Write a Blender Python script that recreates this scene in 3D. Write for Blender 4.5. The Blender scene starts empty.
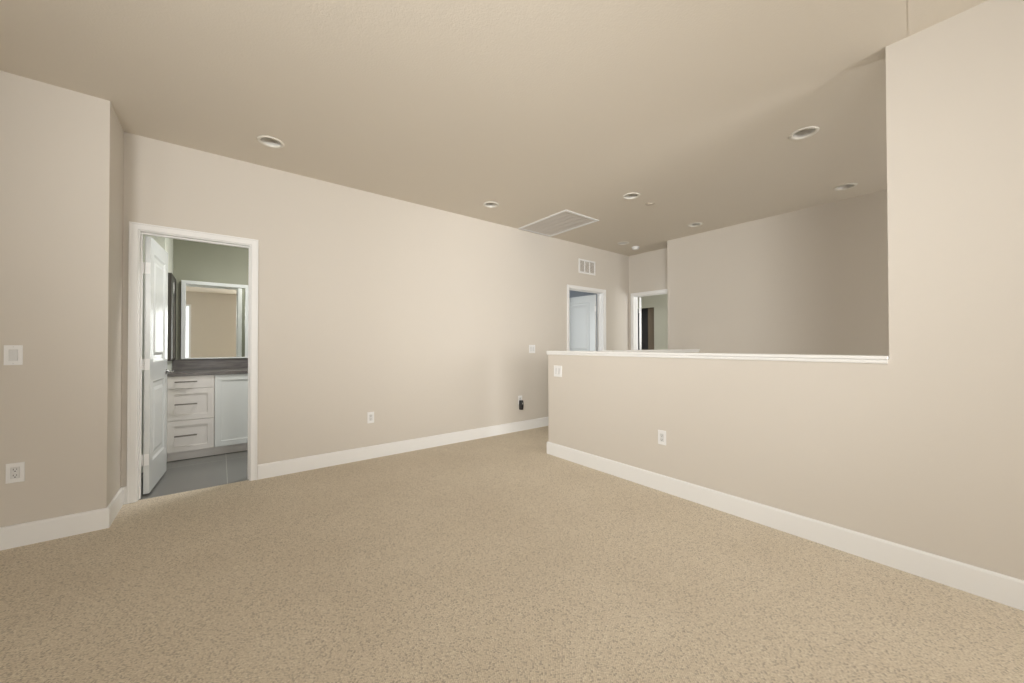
import bpy, bmesh, math
from mathutils import Vector, Matrix
C = bpy.context.scene.collection
sc = bpy.context.scene

# ---------------------------------------------------------------- camera
F = Vector((0.61704072, 0.78686983, 0.00982904))
R = Vector((0.78691717, -0.61705622, -0.00173089))
U = Vector((-0.00470309, -0.00880267, 0.9999502))
cd = bpy.data.cameras.new('camera'); cam = bpy.data.objects.new('camera', cd); C.objects.link(cam)
cd.sensor_width = 36; cd.lens = 372.084 / 1024 * 36; cd.clip_start = .02
cam.matrix_world = Matrix(((R.x, U.x, -F.x, 0), (R.y, U.y, -F.y, 0), (R.z, U.z, -F.z, 1.19), (0, 0, 0, 1)))
sc.camera = cam
sc.view_settings.view_transform = 'Standard'; sc.view_settings.look = 'None'
sc.view_settings.gamma = 1; sc.view_settings.use_curve_mapping = False
sc.view_settings.exposure = 0.34

# ---------------------------------------------------------------- world and daylight
w = bpy.data.worlds.new('sky'); sc.world = w; w.use_nodes = True
bg = w.node_tree.nodes['Background']; bg.inputs[0].default_value = (.95, .98, 1, 1); bg.inputs[1].default_value = 1.0

def daylight(name, loc, direction, sx, sy, power, col=(1, 1, 1)):
    l = bpy.data.lights.new(name, 'AREA'); l.shape = 'RECTANGLE'; l.size = sx; l.size_y = sy
    l.energy = power; l.color = col
    o = bpy.data.objects.new(name, l); C.objects.link(o); o.location = loc
    o.rotation_euler = Vector(direction).to_track_quat('-Z', 'Z').to_euler()
    return o
# each sits just outside a window opening out of view
daylight('daylight_rear_window', (1.75, -3.78, 1.45), (0, 1, 0), 1.8, 1.7, 70, (1, .985, .97))
daylight('daylight_left_window', (-3.48, -2.2, 1.45), (1, 0, 0), 2.2, 1.6, 24, (1, .985, .97))
daylight('daylight_bath_window', (2.15, 4.85, 1.45), (-1, 0, 0), .8, 1.1, 40, (.97, 1, .98))
daylight('daylight_bedroom_window', (2.05, 5.9, 1.4), (1, 0, 0), 1.4, 1.3, 40, (.86, .93, 1))
daylight('daylight_far_room_window', (7.1, .92, 1.5), (0, 1, 0), 1.4, 1.3, 42, (1, 1, 1))
daylight('stairwell_fill_daylight', (4.25, -3.78, 1.6), (0, 1, 0), 1.4, 1.2, 60, (1, .97, .93))  # fill at an added, unseen stair window; brightens the stairwell
def spot(name, loc, target, power, size=80, rad=.25, col=(1, .99, .965)):
    l = bpy.data.lights.new(name, 'SPOT'); l.energy = power; l.color = col
    l.shadow_soft_size = rad; l.spot_size = math.radians(size); l.spot_blend = 1
    o = bpy.data.objects.new(name, l); C.objects.link(o); o.location = loc
    o.rotation_euler = (Vector(target) - Vector(loc)).to_track_quat('-Z', 'Y').to_euler()
# added fill spots behind the camera, without fixtures, to brighten the room's centre
spot('fill_spot_left', (-1.6, -1.5, 2.2), (4.3, 3.25, 1.7), 600, 60, .8)
spot('fill_spot_near', (-1.15, -.6, 1.9), (1.9, 3.9, 2.7), 275, 80, .3)
daylight('bathroom_fill', (.75, 4.36, 2.78), (0, 0, -1), .5, .3, 28, (1, .98, .96))  # added fill light near the bathroom ceiling, no fixture there

# ---------------------------------------------------------------- materials
def mat(name, col, rough=.6, metal=0, spec=.5, bump=None, var=None):
    m = bpy.data.materials.new(name); m.use_nodes = True; nt = m.node_tree; b = nt.nodes['Principled BSDF']
    b.inputs['Base Color'].default_value = (*col, 1); b.inputs['Roughness'].default_value = rough
    b.inputs['Metallic'].default_value = metal; b.inputs['Specular IOR Level'].default_value = spec
    tc = nt.nodes.new('ShaderNodeTexCoord')
    if bump:
        scale, strength, dist = bump
        n = nt.nodes.new('ShaderNodeTexNoise'); n.inputs['Scale'].default_value = scale; n.inputs['Detail'].default_value = 3
        nt.links.new(tc.outputs['Object'], n.inputs['Vector'])
        bp = nt.nodes.new('ShaderNodeBump'); bp.inputs['Strength'].default_value = strength; bp.inputs['Distance'].default_value = dist
        nt.links.new(n.outputs['Fac'], bp.inputs['Height']); nt.links.new(bp.outputs['Normal'], b.inputs['Normal'])
    if var:
        scale, amt = var
        n = nt.nodes.new('ShaderNodeTexNoise'); n.inputs['Scale'].default_value = scale; n.inputs['Detail'].default_value = 4
        nt.links.new(tc.outputs['Object'], n.inputs['Vector'])
        mx = nt.nodes.new('ShaderNodeMix'); mx.data_type = 'RGBA'
        mx.inputs[6].default_value = (*[c * (1 - amt) for c in col], 1); mx.inputs[7].default_value = (*[min(1, c * (1 + amt)) for c in col], 1)
        nt.links.new(n.outputs['Fac'], mx.inputs[0]); nt.links.new(mx.outputs[2], b.inputs['Base Color'])
    return m

M = {}
M['paint'] = mat('beige_wall_paint', (.685, .64, .575), .62, spec=.35, bump=(160, .12, .002), var=(.9, .012))
M['ceil'] = mat('beige_ceiling_paint', (.76, .705, .62), .85, spec=.2, bump=(90, .35, .003), var=(.8, .015))
M['trim'] = mat('white_trim_paint', (.90, .90, .89), .38, spec=.45, bump=(60, .04, .001))
M['door'] = mat('white_door_enamel', (.74, .765, .76), .24, spec=.55, bump=(50, .05, .001))
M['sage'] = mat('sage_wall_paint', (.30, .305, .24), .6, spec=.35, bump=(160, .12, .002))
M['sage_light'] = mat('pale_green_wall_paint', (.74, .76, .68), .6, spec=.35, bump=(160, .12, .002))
M['blue'] = mat('blue_grey_wall_paint', (.42, .45, .50), .6, spec=.35, bump=(160, .12, .002))
M['plastic'] = mat('white_plastic', (.88, .88, .875), .35)
M['plastic2'] = mat('white_plastic_insert', (.74, .745, .74), .3)
M['slot'] = mat('dark_slot', (.02, .02, .02), .6)
M['black'] = mat('black_plastic', (.018, .019, .021), .3, bump=(80, .1, .001))
M['grille'] = mat('grille_metal', (.74, .70, .65), .45, spec=.4)
M['duct'] = mat('duct_dark', (.10, .09, .08), .8)
M['baffle'] = mat('lamp_baffle', (.72, .71, .68), .35)
M['ring'] = mat('lamp_trim', (.82, .79, .72), .45)
M['lens'] = mat('lamp_lens', (.52, .50, .46), .45)
M['cab'] = mat('white_cabinet_paint', (.74, .71, .68), .4, bump=(50, .05, .001))
M['nickel'] = mat('brushed_nickel', (.20, .185, .165), .38, metal=.85)
M['chrome'] = mat('chrome', (.42, .42, .43), .2, metal=1)
M['darkwood'] = mat('dark_brown_panel', (.035, .03, .022), .45, var=(8, .2))
M['sprk'] = mat('beige_plastic', (.58, .52, .44), .5)
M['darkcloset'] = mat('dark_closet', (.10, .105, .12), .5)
M['mirror'] = mat('mirror_silver', (.90, .93, .90), .015, metal=1)
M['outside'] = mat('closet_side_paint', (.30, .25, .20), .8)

def quartz():
    m = mat('grey_stone_counter', (.13, .12, .115), .3); nt = m.node_tree; b = nt.nodes['Principled BSDF']
    tc = nt.nodes.new('ShaderNodeTexCoord'); mp = nt.nodes.new('ShaderNodeMapping'); mp.inputs['Scale'].default_value = (2, 9, 14)
    n = nt.nodes.new('ShaderNodeTexNoise'); n.inputs['Scale'].default_value = 3; n.inputs['Detail'].default_value = 6
    r = nt.nodes.new('ShaderNodeValToRGB'); r.color_ramp.elements[0].position = .35; r.color_ramp.elements[1].position = .7
    r.color_ramp.elements[0].color = (.10, .092, .09, 1); r.color_ramp.elements[1].color = (.19, .175, .165, 1)
    nt.links.new(tc.outputs['Object'], mp.inputs[0]); nt.links.new(mp.outputs[0], n.inputs['Vector'])
    nt.links.new(n.outputs['Fac'], r.inputs[0]); nt.links.new(r.outputs[0], b.inputs['Base Color'])
    return m
M['stone'] = quartz()

def tile():
    m = mat('grey_floor_tile', (.2, .2, .19), .28); nt = m.node_tree; b = nt.nodes['Principled BSDF']
    tc = nt.nodes.new('ShaderNodeTexCoord'); mp = nt.nodes.new('ShaderNodeMapping'); mp.inputs['Location'].default_value = (-.055, -.05, 0)
    br = nt.nodes.new('ShaderNodeTexBrick'); br.offset = 0; br.inputs['Scale'].default_value = 1
    br.inputs['Brick Width'].default_value = .61; br.inputs['Row Height'].default_value = 1.22; br.inputs['Mortar Size'].default_value = .0025
    br.inputs['Color1'].default_value = (.175, .175, .165, 1); br.inputs['Color2'].default_value = (.185, .182, .17, 1); br.inputs['Mortar'].default_value = (.42, .41, .38, 1)
    nt.links.new(tc.outputs['Object'], mp.inputs[0]); nt.links.new(mp.outputs[0], br.inputs[0]); nt.links.new(br.outputs[0], b.inputs['Base Color'])
    return m
M['tile'] = tile()

def carpet():
    m = mat('beige_loop_carpet', (.45, .37, .27), .95, spec=.1); nt = m.node_tree; b = nt.nodes['Principled BSDF']
    L = nt.links.new
    tc = nt.nodes.new('ShaderNodeTexCoord')
    mp = nt.nodes.new('ShaderNodeMapping'); mp.inputs['Rotation'].default_value = (0, 0, math.radians(45))
    v = nt.nodes.new('ShaderNodeTexVoronoi'); v.inputs['Scale'].default_value = 150; v.inputs['Randomness'].default_value = .45; v.voronoi_dimensions = '2D'
    L(tc.outputs['Object'], mp.inputs[0]); L(mp.outputs[0], v.inputs['Vector'])
    # per-loop tone
    rc = nt.nodes.new('ShaderNodeValToRGB'); e = rc.color_ramp.elements
    e[0].position = 0; e[0].color = (.53, .47, .385, 1); e[1].position = 1; e[1].color = (.86, .79, .66, 1)
    k = e.new(.22); k.color = (.745, .665, .54, 1); k = e.new(.85); k.color = (.79, .71, .58, 1)
    sep = nt.nodes.new('ShaderNodeSeparateColor'); L(v.outputs['Color'], sep.inputs[0]); L(sep.outputs[0], rc.inputs[0])
    # dark gaps between loops
    rg = nt.nodes.new('ShaderNodeValToRGB'); g = rg.color_ramp.elements
    g[0].position = .40; g[0].color = (1, 1, 1, 1); g[1].position = .78; g[1].color = (.58, .54, .50, 1)
    L(v.outputs['Distance'], rg.inputs[0])
    mx = nt.nodes.new('ShaderNodeMix'); mx.data_type = 'RGBA'; mx.blend_type = 'MULTIPLY'; mx.inputs[0].default_value = 1
    L(rc.outputs[0], mx.inputs[6]); L(rg.outputs[0], mx.inputs[7])
    # broad wear
    n = nt.nodes.new('ShaderNodeTexNoise'); n.inputs['Scale'].default_value = 1.6; n.inputs['Detail'].default_value = 3
    L(tc.outputs['Object'], n.inputs['Vector'])
    rw = nt.nodes.new('ShaderNodeValToRGB'); h = rw.color_ramp.elements
    h[0].position = .3; h[0].color = (.93, .92, .91, 1); h[1].position = .7; h[1].color = (1, 1, 1, 1); L(n.outputs['Fac'], rw.inputs[0])
    m2 = nt.nodes.new('ShaderNodeMix'); m2.data_type = 'RGBA'; m2.blend_type = 'MULTIPLY'; m2.inputs[0].default_value = 1
    L(mx.outputs[2], m2.inputs[6]); L(rw.outputs[0], m2.inputs[7]); L(m2.outputs[2], b.inputs['Base Color'])
    inv = nt.nodes.new('ShaderNodeMath'); inv.operation = 'SUBTRACT'; inv.inputs[0].default_value = 1; L(v.outputs['Distance'], inv.inputs[1])
    bp = nt.nodes.new('ShaderNodeBump'); bp.inputs['Strength'].default_value = .35; bp.inputs['Distance'].default_value = .003
    L(inv.outputs[0], bp.inputs['Height']); L(bp.outputs['Normal'], b.inputs['Normal'])
    return m
M['carpet'] = carpet()

# ---------------------------------------------------------------- mesh helpers
def obj(name, bm, m, parent=None, smooth=False, bevel=0, kind=None):
    bmesh.ops.recalc_face_normals(bm, faces=bm.faces)
    me = bpy.data.meshes.new(name); bm.to_mesh(me); bm.free(); me.materials.append(M[m])
    if smooth:
        for p in me.polygons: p.use_smooth = True
    o = bpy.data.objects.new(name, me); C.objects.link(o)
    if bevel:
        b = o.modifiers.new('bevel', 'BEVEL'); b.width = bevel; b.segments = 3; b.limit_method = 'ANGLE'; b.angle_limit = math.radians(40)
    if parent is not None: o.parent = parent
    if kind: o['kind'] = kind
    return o
def struct(name, bm, m, **k): return obj(name, bm, m, kind='structure', **k)
def bx(bm, x0, x1, y0, y1, z0, z1):
    vs = [bm.verts.new((x, y, z)) for x in (x0, x1) for y in (y0, y1) for z in (z0, z1)]
    for f in ((0, 1, 3, 2), (4, 6, 7, 5), (0, 4, 5, 1), (2, 3, 7, 6), (0, 2, 6, 4), (1, 5, 7, 3)): bm.faces.new([vs[i] for i in f])
def box(*a):
    bm = bmesh.new(); bx(bm, *a); return bm
def plate(outer, holes, t, mp):
    """polygon with holes in 2-D, given thickness t; mp maps (u, v, w) to a point"""
    bm = bmesh.new(); bot = []
    loops = [outer] + holes; edges = []; tops = []
    for lp in loops:
        vs = [bm.verts.new(mp(u, v, 0)) for u, v in lp]
        tops.append(vs)
        edges += [bm.edges.new((vs[i], vs[(i + 1) % len(vs)])) for i in range(len(vs))]
    r = bmesh.ops.triangle_fill(bm, edges=edges, use_beauty=True, use_dissolve=False)
    faces = [f for f in r['geom'] if isinstance(f, bmesh.types.BMFace)]
    vm = {}
    for lp, vs in zip(loops, tops):
        for (u, v), a in zip(lp, vs): vm[a] = bm.verts.new(mp(u, v, t))
    for f in faces: bm.faces.new([vm[x] for x in reversed(f.verts)])
    for vs in tops:
        for i in range(len(vs)):
            a, b = vs[i], vs[(i + 1) % len(vs)]; bm.faces.new((a, b, vm[b], vm[a]))
    return bm
def rect(u0, u1, v0, v1): return [(u0, v0), (u1, v0), (u1, v1), (u0, v1)]
def circle(x, y, r, n=40): return [(x + r * math.cos(2 * math.pi * i / n), y + r * math.sin(2 * math.pi * i / n)) for i in range(n)]
def lathe(bm, prof, cx=0, cy=0, cz=0, n=40, axis='z', close=False):
    """prof: list of (radius, height)"""
    rings = []
    for r, hgt in prof:
        ring = []
        for i in range(n):
            a = 2 * math.pi * i / n; c, s = r * math.cos(a), r * math.sin(a)
            p = {'z': (c, s, hgt), 'x': (hgt, c, s), 'y': (c, hgt, s)}[axis]
            ring.append(bm.verts.new((cx + p[0], cy + p[1], cz + p[2])))
        rings.append(ring)
    for a, b in zip(rings, rings[1:]):
        for i in range(n): bm.faces.new((a[i], a[(i + 1) % n], b[(i + 1) % n], b[i]))
    if close: bm.faces.new(rings[0]); bm.faces.new(list(reversed(rings[-1])))
def extrude_profile(path, prof, closed_ends=True):
    """prof (out, up) swept along a plan polyline path [(x, y)], out = left of travel, mitred"""
    bm = bmesh.new(); rings = []
    P = [Vector((x, y)) for x, y in path]
    for i, p in enumerate(P):
        ds = []
        if i > 0: ds.append((P[i] - P[i - 1]).normalized())
        if i < len(P) - 1: ds.append((P[i + 1] - P[i]).normalized())
        ns = [Vector((-d.y, d.x)) for d in ds]
        n = sum(ns, Vector((0, 0))).normalized(); k = 1 / max(.3, n.dot(ns[0]))
        rings.append([bm.verts.new((p.x + n.x * o * k, p.y + n.y * o * k, z)) for o, z in prof])
    m = len(prof)
    for a, b in zip(rings, rings[1:]):
        for i in range(m): bm.faces.new((a[i], a[(i + 1) % m], b[(i + 1) % m], b[i]))
    if closed_ends: bm.faces.new(rings[0]); bm.faces.new(list(reversed(rings[-1])))
    return bm
def thing(name, label, cat, loc=(0, 0, 0), group=None, kind=None, rotz=0):
    o = bpy.data.objects.new(name, None); C.objects.link(o); o.empty_display_size = .1
    o.location = loc; o.rotation_euler.z = rotz
    if label: o['label'] = label; o['category'] = cat
    if group: o['group'] = group
    if kind: o['kind'] = kind
    return o
def copy_tree(o, parent=None):
    c = o.copy(); C.objects.link(c)
    if parent is not None: c.parent = parent
    for ch in [x for x in bpy.data.objects if x.parent is o]: copy_tree(ch, c)
    return c

# ---------------------------------------------------------------- measurements (metres)
H = 2.81
XB = 2.842; XB2 = 2.962; YFULL = .325; YEND = 2.978; CAP = 1.128
YA = 4.014; YA2 = 4.134
XR = -.5807; YC = 3.5644
XD = 5.859; XD2 = 5.979; XE = 5.470; YE = 3.055
XL = -3.3; YR = -3.6
YCR = .237
TB = .014; HB = .131
YB = 5.68        # bathroom back wall

# ---------------------------------------------------------------- floors
W0 = XL - .12
struct('floor', plate([(W0, YR - .12), (XB2, YR - .12), (XB2, 2.6), (XE, 2.6), (XE, YE), (XD2, YE), (XD2, YA + .03), (W0, YA + .03)], [], -.12, lambda u, v, t: (u, v, t)), 'carpet')
struct('floor_bathroom', box(-1.3, 2.12, YA + .03, YB + .12, -.12, -.004), 'tile')
struct('floor_bedroom', box(2.13, XD, YA + .03, 7.6, -.12, 0), 'carpet')
struct('floor_far_room', box(XD2, 9.6, .9, 6.6, -.12, 0), 'carpet')
struct('floor_stairwell', box(XB2, XE, YR - .12, 2.6, -2.0, -1.9), 'carpet')

# ---------------------------------------------------------------- ceiling with cut-outs for the recessed lights
LIGHTS = [(.31, 3.50), (2.45, 3.51), (3.51, 2.37), (3.51, .85), (5.04, .88), (5.03, 2.41), (5.04, 3.55)]
RH = .072
GR = (3.239, 3.86, 3.085, 3.988)
struct('ceiling', plate(rect(W0, 9.6, YCR, 7.7), [circle(x, y, RH) for x, y in LIGHTS] + [rect(GR[0] + .03, GR[1] - .03, GR[2] + .03, GR[3] - .03)], .12, lambda u, v, t: (u, v, H + t)), 'ceil')
sl = math.tan(math.radians(.4))
def slopemap(u, v, t): return (u, v, H + (YCR - v) * sl + t)
struct('ceiling_slope', plate(rect(W0, 9.6, YR - .12, YCR), [], .12, slopemap), 'ceil')

struct('trim_6', plate([(-2.9, -.247), (2.841, .233), (2.841, .241), (-2.9, -.239)], [], .0011, lambda u, v, w: (u, v, H - .0003 - w)), 'ceil', bevel=.0004)

# ---------------------------------------------------------------- walls
def wall_x(y, t): return lambda u, v, w: (u, y + w * (1 if t > 0 else -1) * 1.0, v)   # plan along X
D1 = (-.507, .222, 2.090); D2 = (4.269, 5.131, 2.088); D3 = (3.140, 3.924, 2.078)
def notch(x0, x1, z1, holes, y, t):   # wall along X with door notches cut from the floor
    pts = [(x0, 0)]
    for a, b, zt in holes: pts += [(a, 0), (a, zt), (b, zt), (b, 0)]
    return pts + [(x1, 0), (x1, z1), (x0, z1)]
struct('wall_back', plate(notch(XR - .12, XD, H, [D1, D2], 0, 0), [], .116, lambda u, v, w: (u, YA + w, v)), 'paint')
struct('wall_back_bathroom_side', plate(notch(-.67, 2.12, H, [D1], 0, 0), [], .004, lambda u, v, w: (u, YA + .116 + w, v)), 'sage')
struct('wall_left_back', box(W0, XR, YC, YC + .12, 0, H), 'paint')
struct('wall_left_return', box(XR - .12, XR, YC + .12, YA, 0, H), 'paint')
ZT = H + .02
full = [(YR - .12, -1.9), (YEND, -1.9), (YEND, CAP - .02), (YFULL, CAP - .02), (YFULL, H), (YCR, H), (YR - .12, H + (YCR - YR + .12) * sl)]
struct('wall_right', plate(full, [], .12, lambda u, v, w: (XB + w, u, v)), 'paint')
struct('wall_stairwell', box(XE, XD2, YR - .12, YE, -1.9, H), 'paint')
struct('wall_hallway_end', plate([(YE, 0), (D3[0], 0), (D3[0], D3[2]), (D3[1], D3[2]), (D3[1], 0), (7.6, 0), (7.6, H), (YE, H)], [], .12, lambda u, v, w: (XD + w, u, v)), 'paint')
# half wall guarding the stairwell from the hallway
GY0, GY1, GX0 = 2.585, 2.70, 3.44
struct('wall_stair_guard', box(GX0, XE, GY0, GY1, -.12, CAP - .02), 'paint')
# rear and left walls behind the camera, with windows
WR = (.85, 2.65, .62, 2.28)
struct('wall_rear', plate(rect(W0, XD2, -2.0, H + .25), [rect(*WR), rect(-1.62, -.70, .06, 2.45), rect(3.55, 4.95, 1.0, 2.2)], .12, lambda u, v, w: (u, YR - w, v)), 'paint')
WL = (-3.3, -1.1, .65, 2.25)
struct('wall_left', plate(rect(YR, YC, 0, H + .2), [rect(*WL)], .12, lambda u, v, w: (XL - w, u, v)), 'paint')

def window(n, u0, u1, v0, v1, mp, mull=2):
    t = struct(n, plate(rect(u0, u1, v0, v1), [rect(u0 + .05, u1 - .05, v0 + .05, v1 - .05)], .06, mp), 'trim')
    for k in range(1, mull + 1):
        u = u0 + (u1 - u0) * k / (mull + 1)
        obj('window_mullion', plate(rect(u - .02, u + .02, v0 + .05, v1 - .05), [], .04, lambda a, b, c: mp(a, b, c + .01)), 'trim', t)
    return t
window('window_1', *WR, lambda u, v, w: (u, YR - .03 - w, v))
window('window_4', -1.62, -.70, .06, 2.45, lambda u, v, w: (u, YR - .03 - w, v), 1)
window('window_2', *WL, lambda u, v, w: (XL - .03 - w, u, v))
window('window_3', 3.55, 4.95, 1.0, 2.2, lambda u, v, w: (u, YR - .03 - w, v), 1)  # unseen window added for the stairwell fill

# bathroom shell
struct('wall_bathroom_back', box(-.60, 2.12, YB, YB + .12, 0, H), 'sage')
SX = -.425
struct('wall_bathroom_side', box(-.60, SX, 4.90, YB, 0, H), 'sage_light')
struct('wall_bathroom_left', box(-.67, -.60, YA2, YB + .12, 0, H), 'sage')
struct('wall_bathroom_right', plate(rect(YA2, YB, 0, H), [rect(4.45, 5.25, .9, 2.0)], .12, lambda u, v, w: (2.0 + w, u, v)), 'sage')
# bedroom shell behind door 2
struct('wall_bedroom_left', plate(rect(YA2, 7.5, 0, H), [rect(5.2, 6.6, .75, 2.05)], .08, lambda u, v, w: (2.2 - w, u, v)), 'blue')
struct('wall_bedroom_back', box(2.12, XD, 7.5, 7.6, 0, H), 'blue')
struct('wall_bedroom_right', box(XD - .006, XD - .001, YA2, 7.5, 0, H), 'blue')
# far room behind door 3
struct('wall_far_room_front', plate(rect(XD2, 9.6, 0, H), [rect(6.4, 7.8, .85, 2.15)], .1, lambda u, v, w: (u, 1.1 - w, v)), 'sage_light')
struct('wall_far_room_back', box(XD2, 9.6, 6.5, 6.6, 0, H), 'sage_light')
struct('wall_far_room_right', plate([(1.1, 0), (4.985, 0), (4.985, 2.11), (5.72, 2.11), (5.72, 0), (6.5, 0), (6.5, H), (1.1, H)], [], .10, lambda u, v, w: (8.3 + w, u, v)), 'sage_light')
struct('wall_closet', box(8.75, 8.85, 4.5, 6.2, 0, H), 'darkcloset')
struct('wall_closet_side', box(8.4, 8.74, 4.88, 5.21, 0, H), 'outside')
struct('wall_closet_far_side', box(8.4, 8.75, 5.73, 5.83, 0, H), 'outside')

# ---------------------------------------------------------------- baseboards
BP = [(0, 0), (TB, 0), (TB, HB - .012), (TB * .8, HB - .004), (TB * .45, HB), (0, HB)]
G = .0008
def baseboard(name, path): return struct(name, extrude_profile(path, BP), 'trim')
baseboard('baseboard_left', [(-.5505, YA - G), (XR + G, YA - G), (XR + G, YC - G), (XL + G, YC - G)])
baseboard('baseboard_back', [(4.222, YA - G), (.2665, YA - G)])
baseboard('baseboard_hallway', [(XD - G, 3.98), (XD - G, YA - G), (5.182, YA - G)])
baseboard('baseboard_right', [(XB - G, YR + .01), (XB - G, YEND + G), (XB2 + G, YEND + G), (XB2 + G, 2.62)])
baseboard('baseboard_far_room', [(8.3 - G, 1.12), (8.3 - G, 4.92)])
baseboard('baseboard_rear', [(XL + .02, YR + G), (XB - .02, YR + G)])

# ---------------------------------------------------------------- half-wall caps
def cap(name, x0, x1, y0, y1):
    bm = bmesh.new()
    bx(bm, x0 - .017, x1 + .017, y0, y1, CAP - .02, CAP)
    o = struct(name, bm, 'trim', bevel=.004)
    return o
c = cap('trim_1', XB, XB2, YFULL + .002, YEND + .012)
pf = [(0, -.042), (.008, -.042), (.012, -.034), (.012, -.022), (.0155, -.0205), (0, -.0205)]
obj('cap_moulding', extrude_profile([(XB - G, YFULL + .006), (XB - G, YEND + G), (XB2 + G, YEND + G), (XB2 + G, YFULL + .004)], [(a, b + CAP) for a, b in pf]), 'trim', c)
bm = bmesh.new(); bx(bm, GX0 - .022, XE - .001, GY0 - .022, GY1 + .022, CAP - .02, CAP)
c = struct('trim_2', bm, 'trim', bevel=.004)
obj('cap_moulding', extrude_profile([(XE - .001, GY0 - G), (GX0 - G, GY0 - G), (GX0 - G, GY1 + G), (XE - .001, GY1 + G)], [(a, b + CAP) for a, b in pf]), 'trim', c)

# ---------------------------------------------------------------- door casings and jambs
def casing(name, u0, u1, zt, mp, wall_t, cw=.050, both=True):
    """u0,u1,zt: rough opening. mp(u, w, z) maps, w = 0 on the front wall face and grows into the wall"""
    def M3(f): return lambda u, v, w: f(u, w, v)
    t = .015
    pts = [(u0 - cw + .008, 0), (u0 + .008, 0), (u0 + .008, zt - .008), (u1 - .008, zt - .008), (u1 - .008, 0), (u1 + cw - .008, 0), (u1 + cw - .008, zt + cw - .008), (u0 - cw + .008, zt + cw - .008)]
    root = struct(name, plate(pts, [], .013, lambda u, v, w: mp(u, -w - .0006, v)), 'trim', bevel=.003)
    o = [(u0 - cw + .008, 0), (u0 - cw + .020, 0), (u0 - cw + .020, zt + cw - .020), (u1 + cw - .020, zt + cw - .020), (u1 + cw - .020, 0), (u1 + cw - .008, 0), (u1 + cw - .008, zt + cw - .008), (u0 - cw + .008, zt + cw - .008)]
    obj('backband', plate(o, [], .006, lambda u, v, w: mp(u, -w - .0137, v)), 'trim', root, bevel=.002)
    j = [(u0 + .0005, 0), (u0 + t, 0), (u0 + t, zt - t), (u1 - t, zt - t), (u1 - t, 0), (u1 - .0005, 0), (u1 - .0005, zt - .0005), (u0 + .0005, zt - .0005)]
    jo = obj('door_jamb', plate(j, [], wall_t, lambda u, v, w: mp(u, w, v)), 'trim', root)
    s = t + .010
    k = [(u0 + t + .0003, 0), (u0 + s, 0), (u0 + s, zt - s), (u1 - s, zt - s), (u1 - s, 0), (u1 - t - .0003, 0), (u1 - t - .0003, zt - t - .0003), (u0 + t + .0003, zt - t - .0003)]
    obj('door_stop', plate(k, [], .034, lambda u, v, w: mp(u, w + wall_t - .075, v)), 'trim', jo)
    obj('back_casing', plate(pts, [], .013, lambda u, v, w: mp(u, wall_t + .0006 + w, v)), 'trim', root, bevel=.003)
    return root
casing('trim_3', *D1, lambda u, w, z: (u, YA + w, z), .12)
casing('trim_4', *D2, lambda u, w, z: (u, YA + w, z), .12)
casing('trim_5', *D3, lambda u, w, z: (XD + w, u, z), .12)

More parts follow.
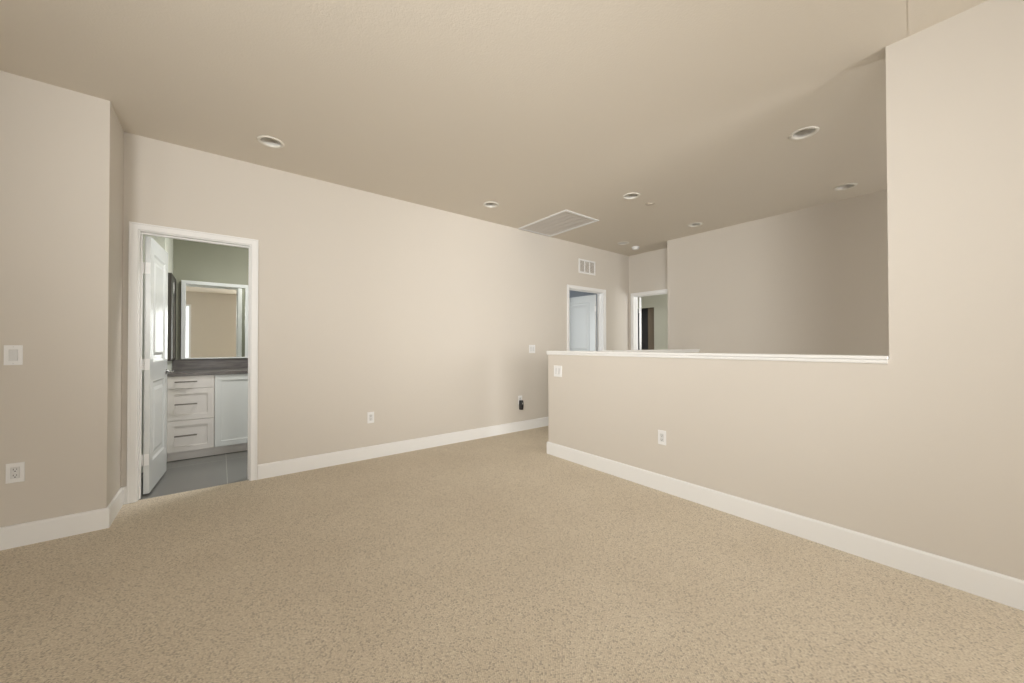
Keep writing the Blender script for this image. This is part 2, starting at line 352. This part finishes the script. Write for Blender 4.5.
# ---------------------------------------------------------------- panel doors
def rbox(bm, x0, x1, y0, y1, z0, z1): bx(bm, x0, x1, y0, y1, z0, z1)
def door_leaf(name, wd, ht, panels, loc, rotz, flip=1, hinges=(.27, 1.03, 1.80), handle=True, mirror=1, knob_z=.935):
    """leaf runs from the hinge edge along local +X, thickness along Y (0 .. .035)"""
    T = .035
    bm = bmesh.new()
    # core with sunk panels built as rings of faces on both sides
    def face_side(y, s):
        xs = [0, wd]; zs = [0, ht]
        outer = rect(0, wd, 0, ht); holes = [rect(*p) for p in panels]
        vs_all = []; edges = []
        for lp in [outer] + holes:
            vs = [bm.verts.new((u, y, v)) for u, v in lp]; vs_all.append(vs)
            edges += [bm.edges.new((vs[i], vs[(i + 1) % 4])) for i in range(4)]
        bmesh.ops.triangle_fill(bm, edges=edges, use_beauty=True)
        for (a, b, c_, d), vs in zip(panels, vs_all[1:]):
            prev = vs
            for ins, dep in ((.006, .004), (.016, .009), (.026, .010), (.052, .010), (.078, .003), (.082, .0025)):
                nx = [bm.verts.new((u, y + s * dep, v)) for u, v in rect(a + ins, b - ins, c_ + ins, d - ins)]
                for i in range(4): bm.faces.new((prev[i], prev[(i + 1) % 4], nx[(i + 1) % 4], nx[i]))
                prev = nx
            bm.faces.new(prev)
        return vs_all[0]
    a = face_side(0, 1); b = face_side(T, -1)
    for i in range(4): bm.faces.new((a[i], a[(i + 1) % 4], b[(i + 1) % 4], b[i]))
    o = struct(name, bm, 'door')
    o.location = loc; o.rotation_euler.z = rotz
    for z in hinges:
        hb = bmesh.new()
        hy = -.006 if flip > 0 else T + .006
        bx(hb, -.0025, -.0005, .002, T - .002, z - .045, z + .045)
        for q in range(5):
            lathe(hb, [(.0055, z - .045 + q * .018), (.0055, z - .045 + q * .018 + .0165)], -.004, hy, 0, n=12, close=True)
        obj('hinge', hb, 'plastic', o)
    if handle:
        hx = wd - .065
        hb = bmesh.new()
        for y0, s in ((0, -1), (T, 1)):
            lathe(hb, [(.0, y0 + s * .0002), (.026, y0 + s * .0002), (.026, y0 + s * .005), (.022, y0 + s * .008), (.010, y0 + s * .009), (.009, y0 + s * .042), (.011, y0 + s * .045), (.011, y0 + s * .054), (0, y0 + s * .056)], hx, 0, knob_z, n=24, axis='y')
            lv = bmesh.new()
            # lever arm sweeping back towards the hinge
            pr = []
            for i in range(9):
                f = i / 8; pr.append((hx - f * .105, y0 + s * (.049 + .006 * math.sin(f * math.pi) - .006 * f), .0085 - .003 * f))
            rings = []
            for x, y, r in pr:
                rings.append([hb.verts.new((x, y + r * .7 * math.cos(t_), knob_z + r * math.sin(t_))) for t_ in [k * math.pi / 6 for k in range(12)]])
            for p_, q_ in zip(rings, rings[1:]):
                for i in range(12): hb.faces.new((p_[i], p_[(i + 1) % 12], q_[(i + 1) % 12], q_[i]))
            hb.faces.new(rings[0]); hb.faces.new(rings[-1]); lv.free()
        obj('door_handle', hb, 'chrome', o, smooth=True)
        lb = box(wd + .0002, wd + .0022, .006, T - .006, knob_z - .03, knob_z + .03)
        obj('latch_plate', lb, 'nickel', o)
    return o
# bathroom door, open about 86 degrees into the bathroom, hinged left
W1 = .655
P1 = [(.105, W1 - .105, 1.045, 1.935), (.105, W1 - .105, .235, .885)]
a1 = math.atan2(4.78 - 4.13, -.393 - (-.441))
# local +Y (thickness) must point to -X side: face y=0 is the visible one
door_leaf('door_1', W1, 2.055, P1, (-.4415, 4.137, .012), a1, flip=-1)
# bedroom door, hinged right, open 90 degrees
W2 = .80
P2 = [(.12, W2 - .12, 1.045, 1.925), (.12, W2 - .12, .235, .885)]
door_leaf('door_2', W2, 2.045, P2, (5.092, 4.140, .012), math.radians(91), flip=-1)
# far room door, hinged left, swung wide
door_leaf('door_3', .745, 2.045, [(.11, .635, 1.045, 1.925), (.11, .635, .235, .885)], (6.005, 3.856, .012), math.radians(33), flip=-1, handle=True)

# ---------------------------------------------------------------- ceiling lights
def recessed(x, y, label):
    t = thing('recessed_light', label, 'ceiling light', (x, y, H), 'round recessed lights in the beige ceiling')
    bm = bmesh.new()
    lathe(bm, [(.0685, .010), (.0695, -.003), (.074, -.0065), (.088, -.0055), (.093, -.0005), (.0715, -.0005), (.0715, .010), (.0685, .010)], n=48)
    obj('trim_ring', bm, 'ring', t, smooth=True)
    bm = bmesh.new(); prof = [(.0683, .008)]
    for i in range(6):
        z = .012 + i * .008; r = .067 - i * .0022
        prof += [(r, z), (r - .0015, z + .004), (r - .0005, z + .0075)]
    prof += [(.050, .062), (.050, .07), (.071, .07), (.071, .010)]
    lathe(bm, prof, n=48); obj('baffle', bm, 'baffle', t, smooth=True)
    bm = bmesh.new(); lathe(bm, [(0, .048), (.03, .049), (.048, .056), (.0515, .062), (.048, .066), (0, .066)], n=40)
    obj('lamp_lens', bm, 'lens', t, smooth=True)
    return t
LB = ['round recessed ceiling light above the bathroom door',
      'round recessed ceiling light near the back wall, left of the big ceiling grille',
      'round recessed ceiling light just right of the big ceiling grille, beside the flat round cover',
      'largest looking recessed ceiling light, over the half wall near the tall right wall',
      'round recessed ceiling light nearest the dim right end of the stairwell wall',
      'round recessed ceiling light just in front of the left corner of the stairwell wall',
      'round recessed ceiling light beside the smoke detector at the hallway end']
r0 = recessed(*LIGHTS[0], LB[0])
for (x, y), lb in list(zip(LIGHTS, LB))[1:]:
    c = copy_tree(r0); c.location = (x, y, H); c['label'] = lb

t = thing('smoke_detector', 'small white round smoke detector on ceiling at the hallway end', 'smoke detector', (5.40, 3.57, H))
bm = bmesh.new(); lathe(bm, [(0, -.0004), (.062, -.0004), (.062, -.010), (.058, -.014), (0, -.014)], n=36); obj('base', bm, 'plastic', t, smooth=False)
bm = bmesh.new(); lathe(bm, [(0, -.0142), (.054, -.0142), (.053, -.028), (.044, -.040), (.020, -.045), (0, -.045)], n=36); obj('cover', bm, 'plastic', t, smooth=True)
t = thing('sprinkler_cover', 'flat round beige sprinkler cover on ceiling right of the ceiling grille', 'sprinkler cover', (3.87, 2.365, H))
bm = bmesh.new(); lathe(bm, [(0, -.005), (.048, -.005), (.053, -.003), (.054, -.0005), (0, -.0005)], n=36)
obj('cover_plate', bm, 'sprk', t, smooth=False)
bm = bmesh.new(); lathe(bm, [(0, -.012), (.028, -.012), (.030, -.0055), (0, -.0055)], n=36); obj('cap', bm, 'sprk', t)

# ---------------------------------------------------------------- return-air grille in the ceiling
t = thing('return_air_grille', 'large square white louvred air grille in the ceiling beside the back wall', 'air vent', ((GR[0] + GR[1]) / 2, (GR[2] + GR[3]) / 2, H))
gw, gd = (GR[1] - GR[0]) / 2, (GR[3] - GR[2]) / 2
obj('frame', plate(rect(-gw, gw, -gd, gd), [rect(-gw + .035, gw - .035, -gd + .035, gd - .035)], .010, lambda u, v, w: (u, v, -.0005 - w)), 'plastic', t, bevel=.003)
n = 30
for k in range(n):
    y = -gd + .04 + (2 * gd - .08) * (k + .5) / n
    bm = bmesh.new(); dy = .0095; th = .0012
    vs = [bm.verts.new(p) for x in (-gw + .036, gw - .036) for p in ((x, y + dy, -.006), (x, y + dy - th, -.0065), (x, y - dy, .010), (x, y - dy + th, .0105))]
    for f in ((0, 1, 2, 3), (7, 6, 5, 4), (0, 4, 5, 1), (1, 5, 6, 2), (2, 6, 7, 3), (3, 7, 4, 0)): bm.faces.new([vs[i] for i in f])
    obj('louvre', bm, 'grille', t)
for k in (1, 2, 3, 4):
    x = -gw + .035 + (2 * gw - .07) * k / 5
    obj('support_bar', box(x - .005, x + .005, -gd + .036, gd - .036, -.0085, -.0067), 'grille', t)
obj('duct_box', plate(rect(-gw + .032, gw - .032, -gd + .032, gd - .032), [], .004, lambda u, v, w: (u, v, .10 + w)), 'duct', t)

# ---------------------------------------------------------------- supply grille on the back wall
sx0, sx1, sz0, sz1 = 4.497, 4.905, 2.345, 2.575
t = thing('supply_air_grille', 'small white three-panel air vent high on the back wall above the hallway door', 'air vent', ((sx0 + sx1) / 2, YA, sz0))
hw = (sx1 - sx0) / 2; hh = sz1 - sz0
cells = [(-hw + .03 + k * (2 * hw - .06 + .018) / 3, -hw + .03 + (k + 1) * (2 * hw - .06 + .018) / 3 - .018) for k in range(3)]
obj('frame', plate(rect(-hw, hw, 0, hh), [rect(a, b, .03, hh - .03) for a, b in cells], .010, lambda u, v, w: (u, -.003 - w, v)), 'plastic', t, bevel=.002)
obj('duct_panel', box(-hw + .01, hw - .01, -.0028, -.0006, .01, hh - .01), 'duct', t)
for a, b in cells:
    for k in range(9):
        z = .036 + k * (hh - .066) / 9
        bm = bmesh.new()
        vs = [bm.verts.new(p) for x in (a + .0005, b - .0005) for p in ((x, -.0118, z + .0105), (x, -.0118, z + .012), (x, -.0035, z + .0015), (x, -.0035, z))]
        for f in ((0, 1, 2, 3), (7, 6, 5, 4), (0, 4, 5, 1), (1, 5, 6, 2), (2, 6, 7, 3), (3, 7, 4, 0)): bm.faces.new([vs[i] for i in f])
        obj('louvre', bm, 'grille', t)

# ---------------------------------------------------------------- switches and outlets (local: plate in XZ plane, facing -Y)
def wall_plate(t, wd, ht, openings):
    holes = [rect(x - .017, x + .017, ht / 2 - .0335, ht / 2 + .0335) for x in openings]
    obj('cover_plate', plate(rect(-wd / 2, wd / 2, 0, ht), holes, .0055, lambda u, v, w: (u, -.0006 - w, v)), 'plastic', t, bevel=.002)
def switch(label, loc, rotz, gangs=1):
    wd = .070 + .046 * (gangs - 1); ht = .118
    t = thing('light_switch', label, 'light switch', loc, rotz=rotz)
    xs = [(k - (gangs - 1) / 2) * .046 for k in range(gangs)]
    wall_plate(t, wd, ht, xs)
    for x in xs:
        bm = bmesh.new(); z0, z1 = ht / 2 - .0330, ht / 2 + .0330
        vs = [bm.verts.new(p) for xx in (x - .0163, x + .0163) for p in ((xx, -.001, z0), (xx, -.0085, z0), (xx, -.0060, (z0 + z1) / 2), (xx, -.0050, z1), (xx, -.001, z1))]
        bm.faces.new(vs[:5]); bm.faces.new(vs[9:4:-1])
        for i in range(5): bm.faces.new((vs[i], vs[(i + 1) % 5], vs[5 + (i + 1) % 5], vs[5 + i]))
        obj('rocker', bm, 'plastic2', t, bevel=.0008)
    for x in xs:
        for z in (.010, ht - .010):
            sb = bmesh.new(); lathe(sb, [(.0, -.0068), (.0028, -.0066), (.003, -.0061), (0, -.0061)], x, 0, z, n=12, axis='y'); obj('screw', sb, 'plastic2', t)
    return t
def outlet(label, loc, rotz):
    ht = .116
    t = thing('wall_outlet', label, 'outlet', loc, rotz=rotz)
    wall_plate(t, .070, ht, [0])
    r = obj('receptacle', box(-.0163, .0163, -.0066, -.0008, ht / 2 - .0330, ht / 2 + .0330), 'plastic2', t, bevel=.0008)
    for zc in (ht / 2 - .0185, ht / 2 + .0165):
        sb = bmesh.new()
        bx(sb, -.0075, -.0052, -.0069, -.00665, zc - .001, zc + .0085)
        bx(sb, .0050, .0070, -.0069, -.00665, zc, zc + .0078)
        lathe(sb, [(0, -.0069), (.0028, -.0069), (.0028, -.00665), (0, -.00665)], 0, 0, zc - .007, n=14, axis='y')
        obj('socket_slots', sb, 'slot', r)
    return t
PI = math.pi
switch('white rocker light switch on the far left wall, above the outlet', (-.965, YC, 1.077), 0)
outlet('white duplex outlet low on the far left wall, above the baseboard', (-.953, YC, .381), 0)
outlet('white outlet low on the middle of the long back wall', (1.252, YA, .372), 0)
switch('white light switch on the back wall, just left of the half wall end', (3.51, YA, 1.076), 0, 2)
outlet('white outlet low on the back wall holding the black plug adapter', (3.288, YA, .372), 0)
switch('white double rocker switch on the half wall near its left end', (XB, 2.828, .852), -PI / 2, 2)
outlet('white outlet low on the half wall, above the baseboard', (XB, 1.64, .377), -PI / 2)
# black plug-in adapter
t = thing('plug_adapter', 'black rounded plug-in power adapter in the outlet beside the half wall', 'power adapter', (3.288, YA - .0080, .297))
bm = bmesh.new()
prof = []
for i in range(13):
    f = i / 12; z = f * .128
    prof.append((z, .026 * (1 - .12 * abs(2 * f - 1) ** 3), .044 + .006 * math.sin(f * PI)))
rings = []
for z, hx_, dp in prof:
    ring = []
    for k in range(16):
        a = PI * k / 15; ring.append(bm.verts.new((-hx_ * math.copysign(abs(math.cos(a)) ** .5, math.cos(a)), -dp * abs(math.sin(a)) ** .45, z)))
    rings.append(ring)
for a, b in zip(rings, rings[1:]):
    for i in range(15): bm.faces.new((a[i], a[i + 1], b[i + 1], b[i]))
    bm.faces.new((a[15], a[0], b[0], b[15]))
bm.faces.new(rings[0]); bm.faces.new(rings[-1])
obj('body', bm, 'black', t, smooth=True, bevel=.003)
obj('button', box(-.006, .006, -.0525, -.0495, .075, .098), 'lens', t, bevel=.001)
sb = bmesh.new(); bx(sb, -.0075, -.0055, .0001, .0035, .074 + .075 - .03, .082 + .075 - .03); bx(sb, .0050, .0070, .0001, .0035, .119, .127); obj('prong', sb, 'chrome', t)

# ---------------------------------------------------------------- bathroom vanity
VX0, VX1, VY0, VY1 = -.423, 1.30, 5.15, YB - .002
ZU = .880
t = thing('bathroom_vanity', 'white shaker bathroom vanity cabinet standing on the grey tile behind the open door', 'vanity', (VX0, VY0, 0))
def L(x0, x1, y0, y1, z0, z1): return box(x0 - VX0, x1 - VX0, y0 - VY0, y1 - VY0, z0, z1)
obj('body', L(VX0, VX1, VY0, VY1, .095, ZU - .0005), 'cab', t)
obj('toe_kick', L(VX0 + .001, VX1, VY0 + .045, VY1, .0, .0945), 'cab', t)
def front(name, x0, x1, z0, z1, rail=.055, panel=True, matn='cab'):
    w_, h_ = x1 - x0, z1 - z0; ox = x0 - VX0
    bm = bmesh.new(); T = .020
    if not panel:
        bx(bm, ox, ox + w_, -T, -.0008, z0, z1)
    else:
        # frame and sunk centre
        hole = rect(ox + rail, ox + w_ - rail, z0 + rail, z1 - rail)
        bm.free(); bm = plate(rect(ox, ox + w_, z0, z1), [hole], T - .0008, lambda u, v, w: (u, -.0008 - w, v))
        bx(bm, ox + rail - .001, ox + w_ - rail + .001, -.011, -.0012, z0 + rail - .001, z1 - rail + .001)
    return obj(name, bm, matn, t, bevel=.0015)
def bar(parent, x, z, half=.088, vertical=False):
    hb = bmesh.new(); X = x - VX0; y = -.052
    if vertical: bx(hb, X - .005, X + .005, y - .006, y + .004, z - half, z + half)
    else: bx(hb, X - half, X + half, y - .006, y + .004, z - .0065, z + .0065)
    for s in (-1, 1):
        if vertical: lathe(hb, [(.0045, -.0202), (.0045, -.050)], X, 0, z + s * half * .8, n=12, axis='y', close=True)
        else: lathe(hb, [(.0045, -.0202), (.0045, -.050)], X + s * half * .8, 0, z, n=12, axis='y', close=True)
    o = obj('handle', hb, 'nickel', parent, bevel=.001); return o
dr = [(.748, .874, False), (.420, .744, True), (.098, .416, True)]
for z0, z1, pn in dr:
    d = front('drawer', VX0 + .003, -.048, z0, z1, panel=pn)
    bar(d, -.275, {0: .818, 1: .587, 2: .263}[dr.index((z0, z1, pn))])
d = front('door', -.043, .420, .098, .874, .06, matn='door'); bar(d, .375, .70, .07, True)
d = front('door', .425, .888, .098, .874, .06, matn='door'); bar(d, .470, .70, .07, True)
d = front('drawer', .893, VX1 - .003, .098, .874, .06)

t = thing('vanity_countertop', 'grey stone countertop with backsplash lying on the white vanity', 'countertop', (VX0, VY0, ZU))
obj('counter_slab', box(0, VX1 - VX0 + .01, -.035, VY1 - VY0, .0003, .030), 'stone', t, bevel=.002)
obj('backsplash', box(0, VX1 - VX0 + .01, VY1 - VY0 - .02, VY1 - VY0, .0303, .152), 'stone', t, bevel=.002)

# framed mirror
mx0, mx1, mz0, mz1 = -.352, .281, 1.036, 1.938
t = thing('bathroom_mirror', 'rectangular mirror in a pale green-white frame on the wall above the vanity', 'mirror', ((mx0 + mx1) / 2, YB - .0005, mz0))
hw = (mx1 - mx0) / 2; hh = mz1 - mz0; fw = .040
obj('frame', plate(rect(-hw, hw, 0, hh), [rect(-hw + fw, hw - fw, fw * .35, hh - fw)], .040, lambda u, v, w: (u, -w - .0003, v)), 'door', t, bevel=.004)
obj('mirror_glass', box(-hw + fw + .0003, hw - fw - .0003, -.014, -.010, fw * .35 + .0003, hh - fw - .0003), 'mirror', t)

# unidentified dark shape built as a panel on the side wall, left of the mirror
t = thing('dark_wall_panel', 'dark brown wall panel with white oval left of the bathroom mirror', 'cabinet', (SX + .0006, 5.17, 1.036))
obj('body', box(0, .028, 0, YB - 5.17 - .004, 0, .905), 'darkwood', t, bevel=.002)
bm = bmesh.new(); lathe(bm, [(0, .0285), (.022, .0287), (.027, .033), (.022, .042), (0, .046)], 0, 0, 0, n=24, axis='x')
bmesh.ops.scale(bm, vec=(1, 1.5, 3.0), verts=bm.verts); bmesh.ops.translate(bm, vec=(-.0135, .235, .775), verts=bm.verts)
obj('white_oval', bm, 'plastic', t, smooth=True)  # plain white plastic oval, gives no light
obj('metal_strip', box(.0283, .036, .23, .27, .03, .62), 'nickel', t, bevel=.001)
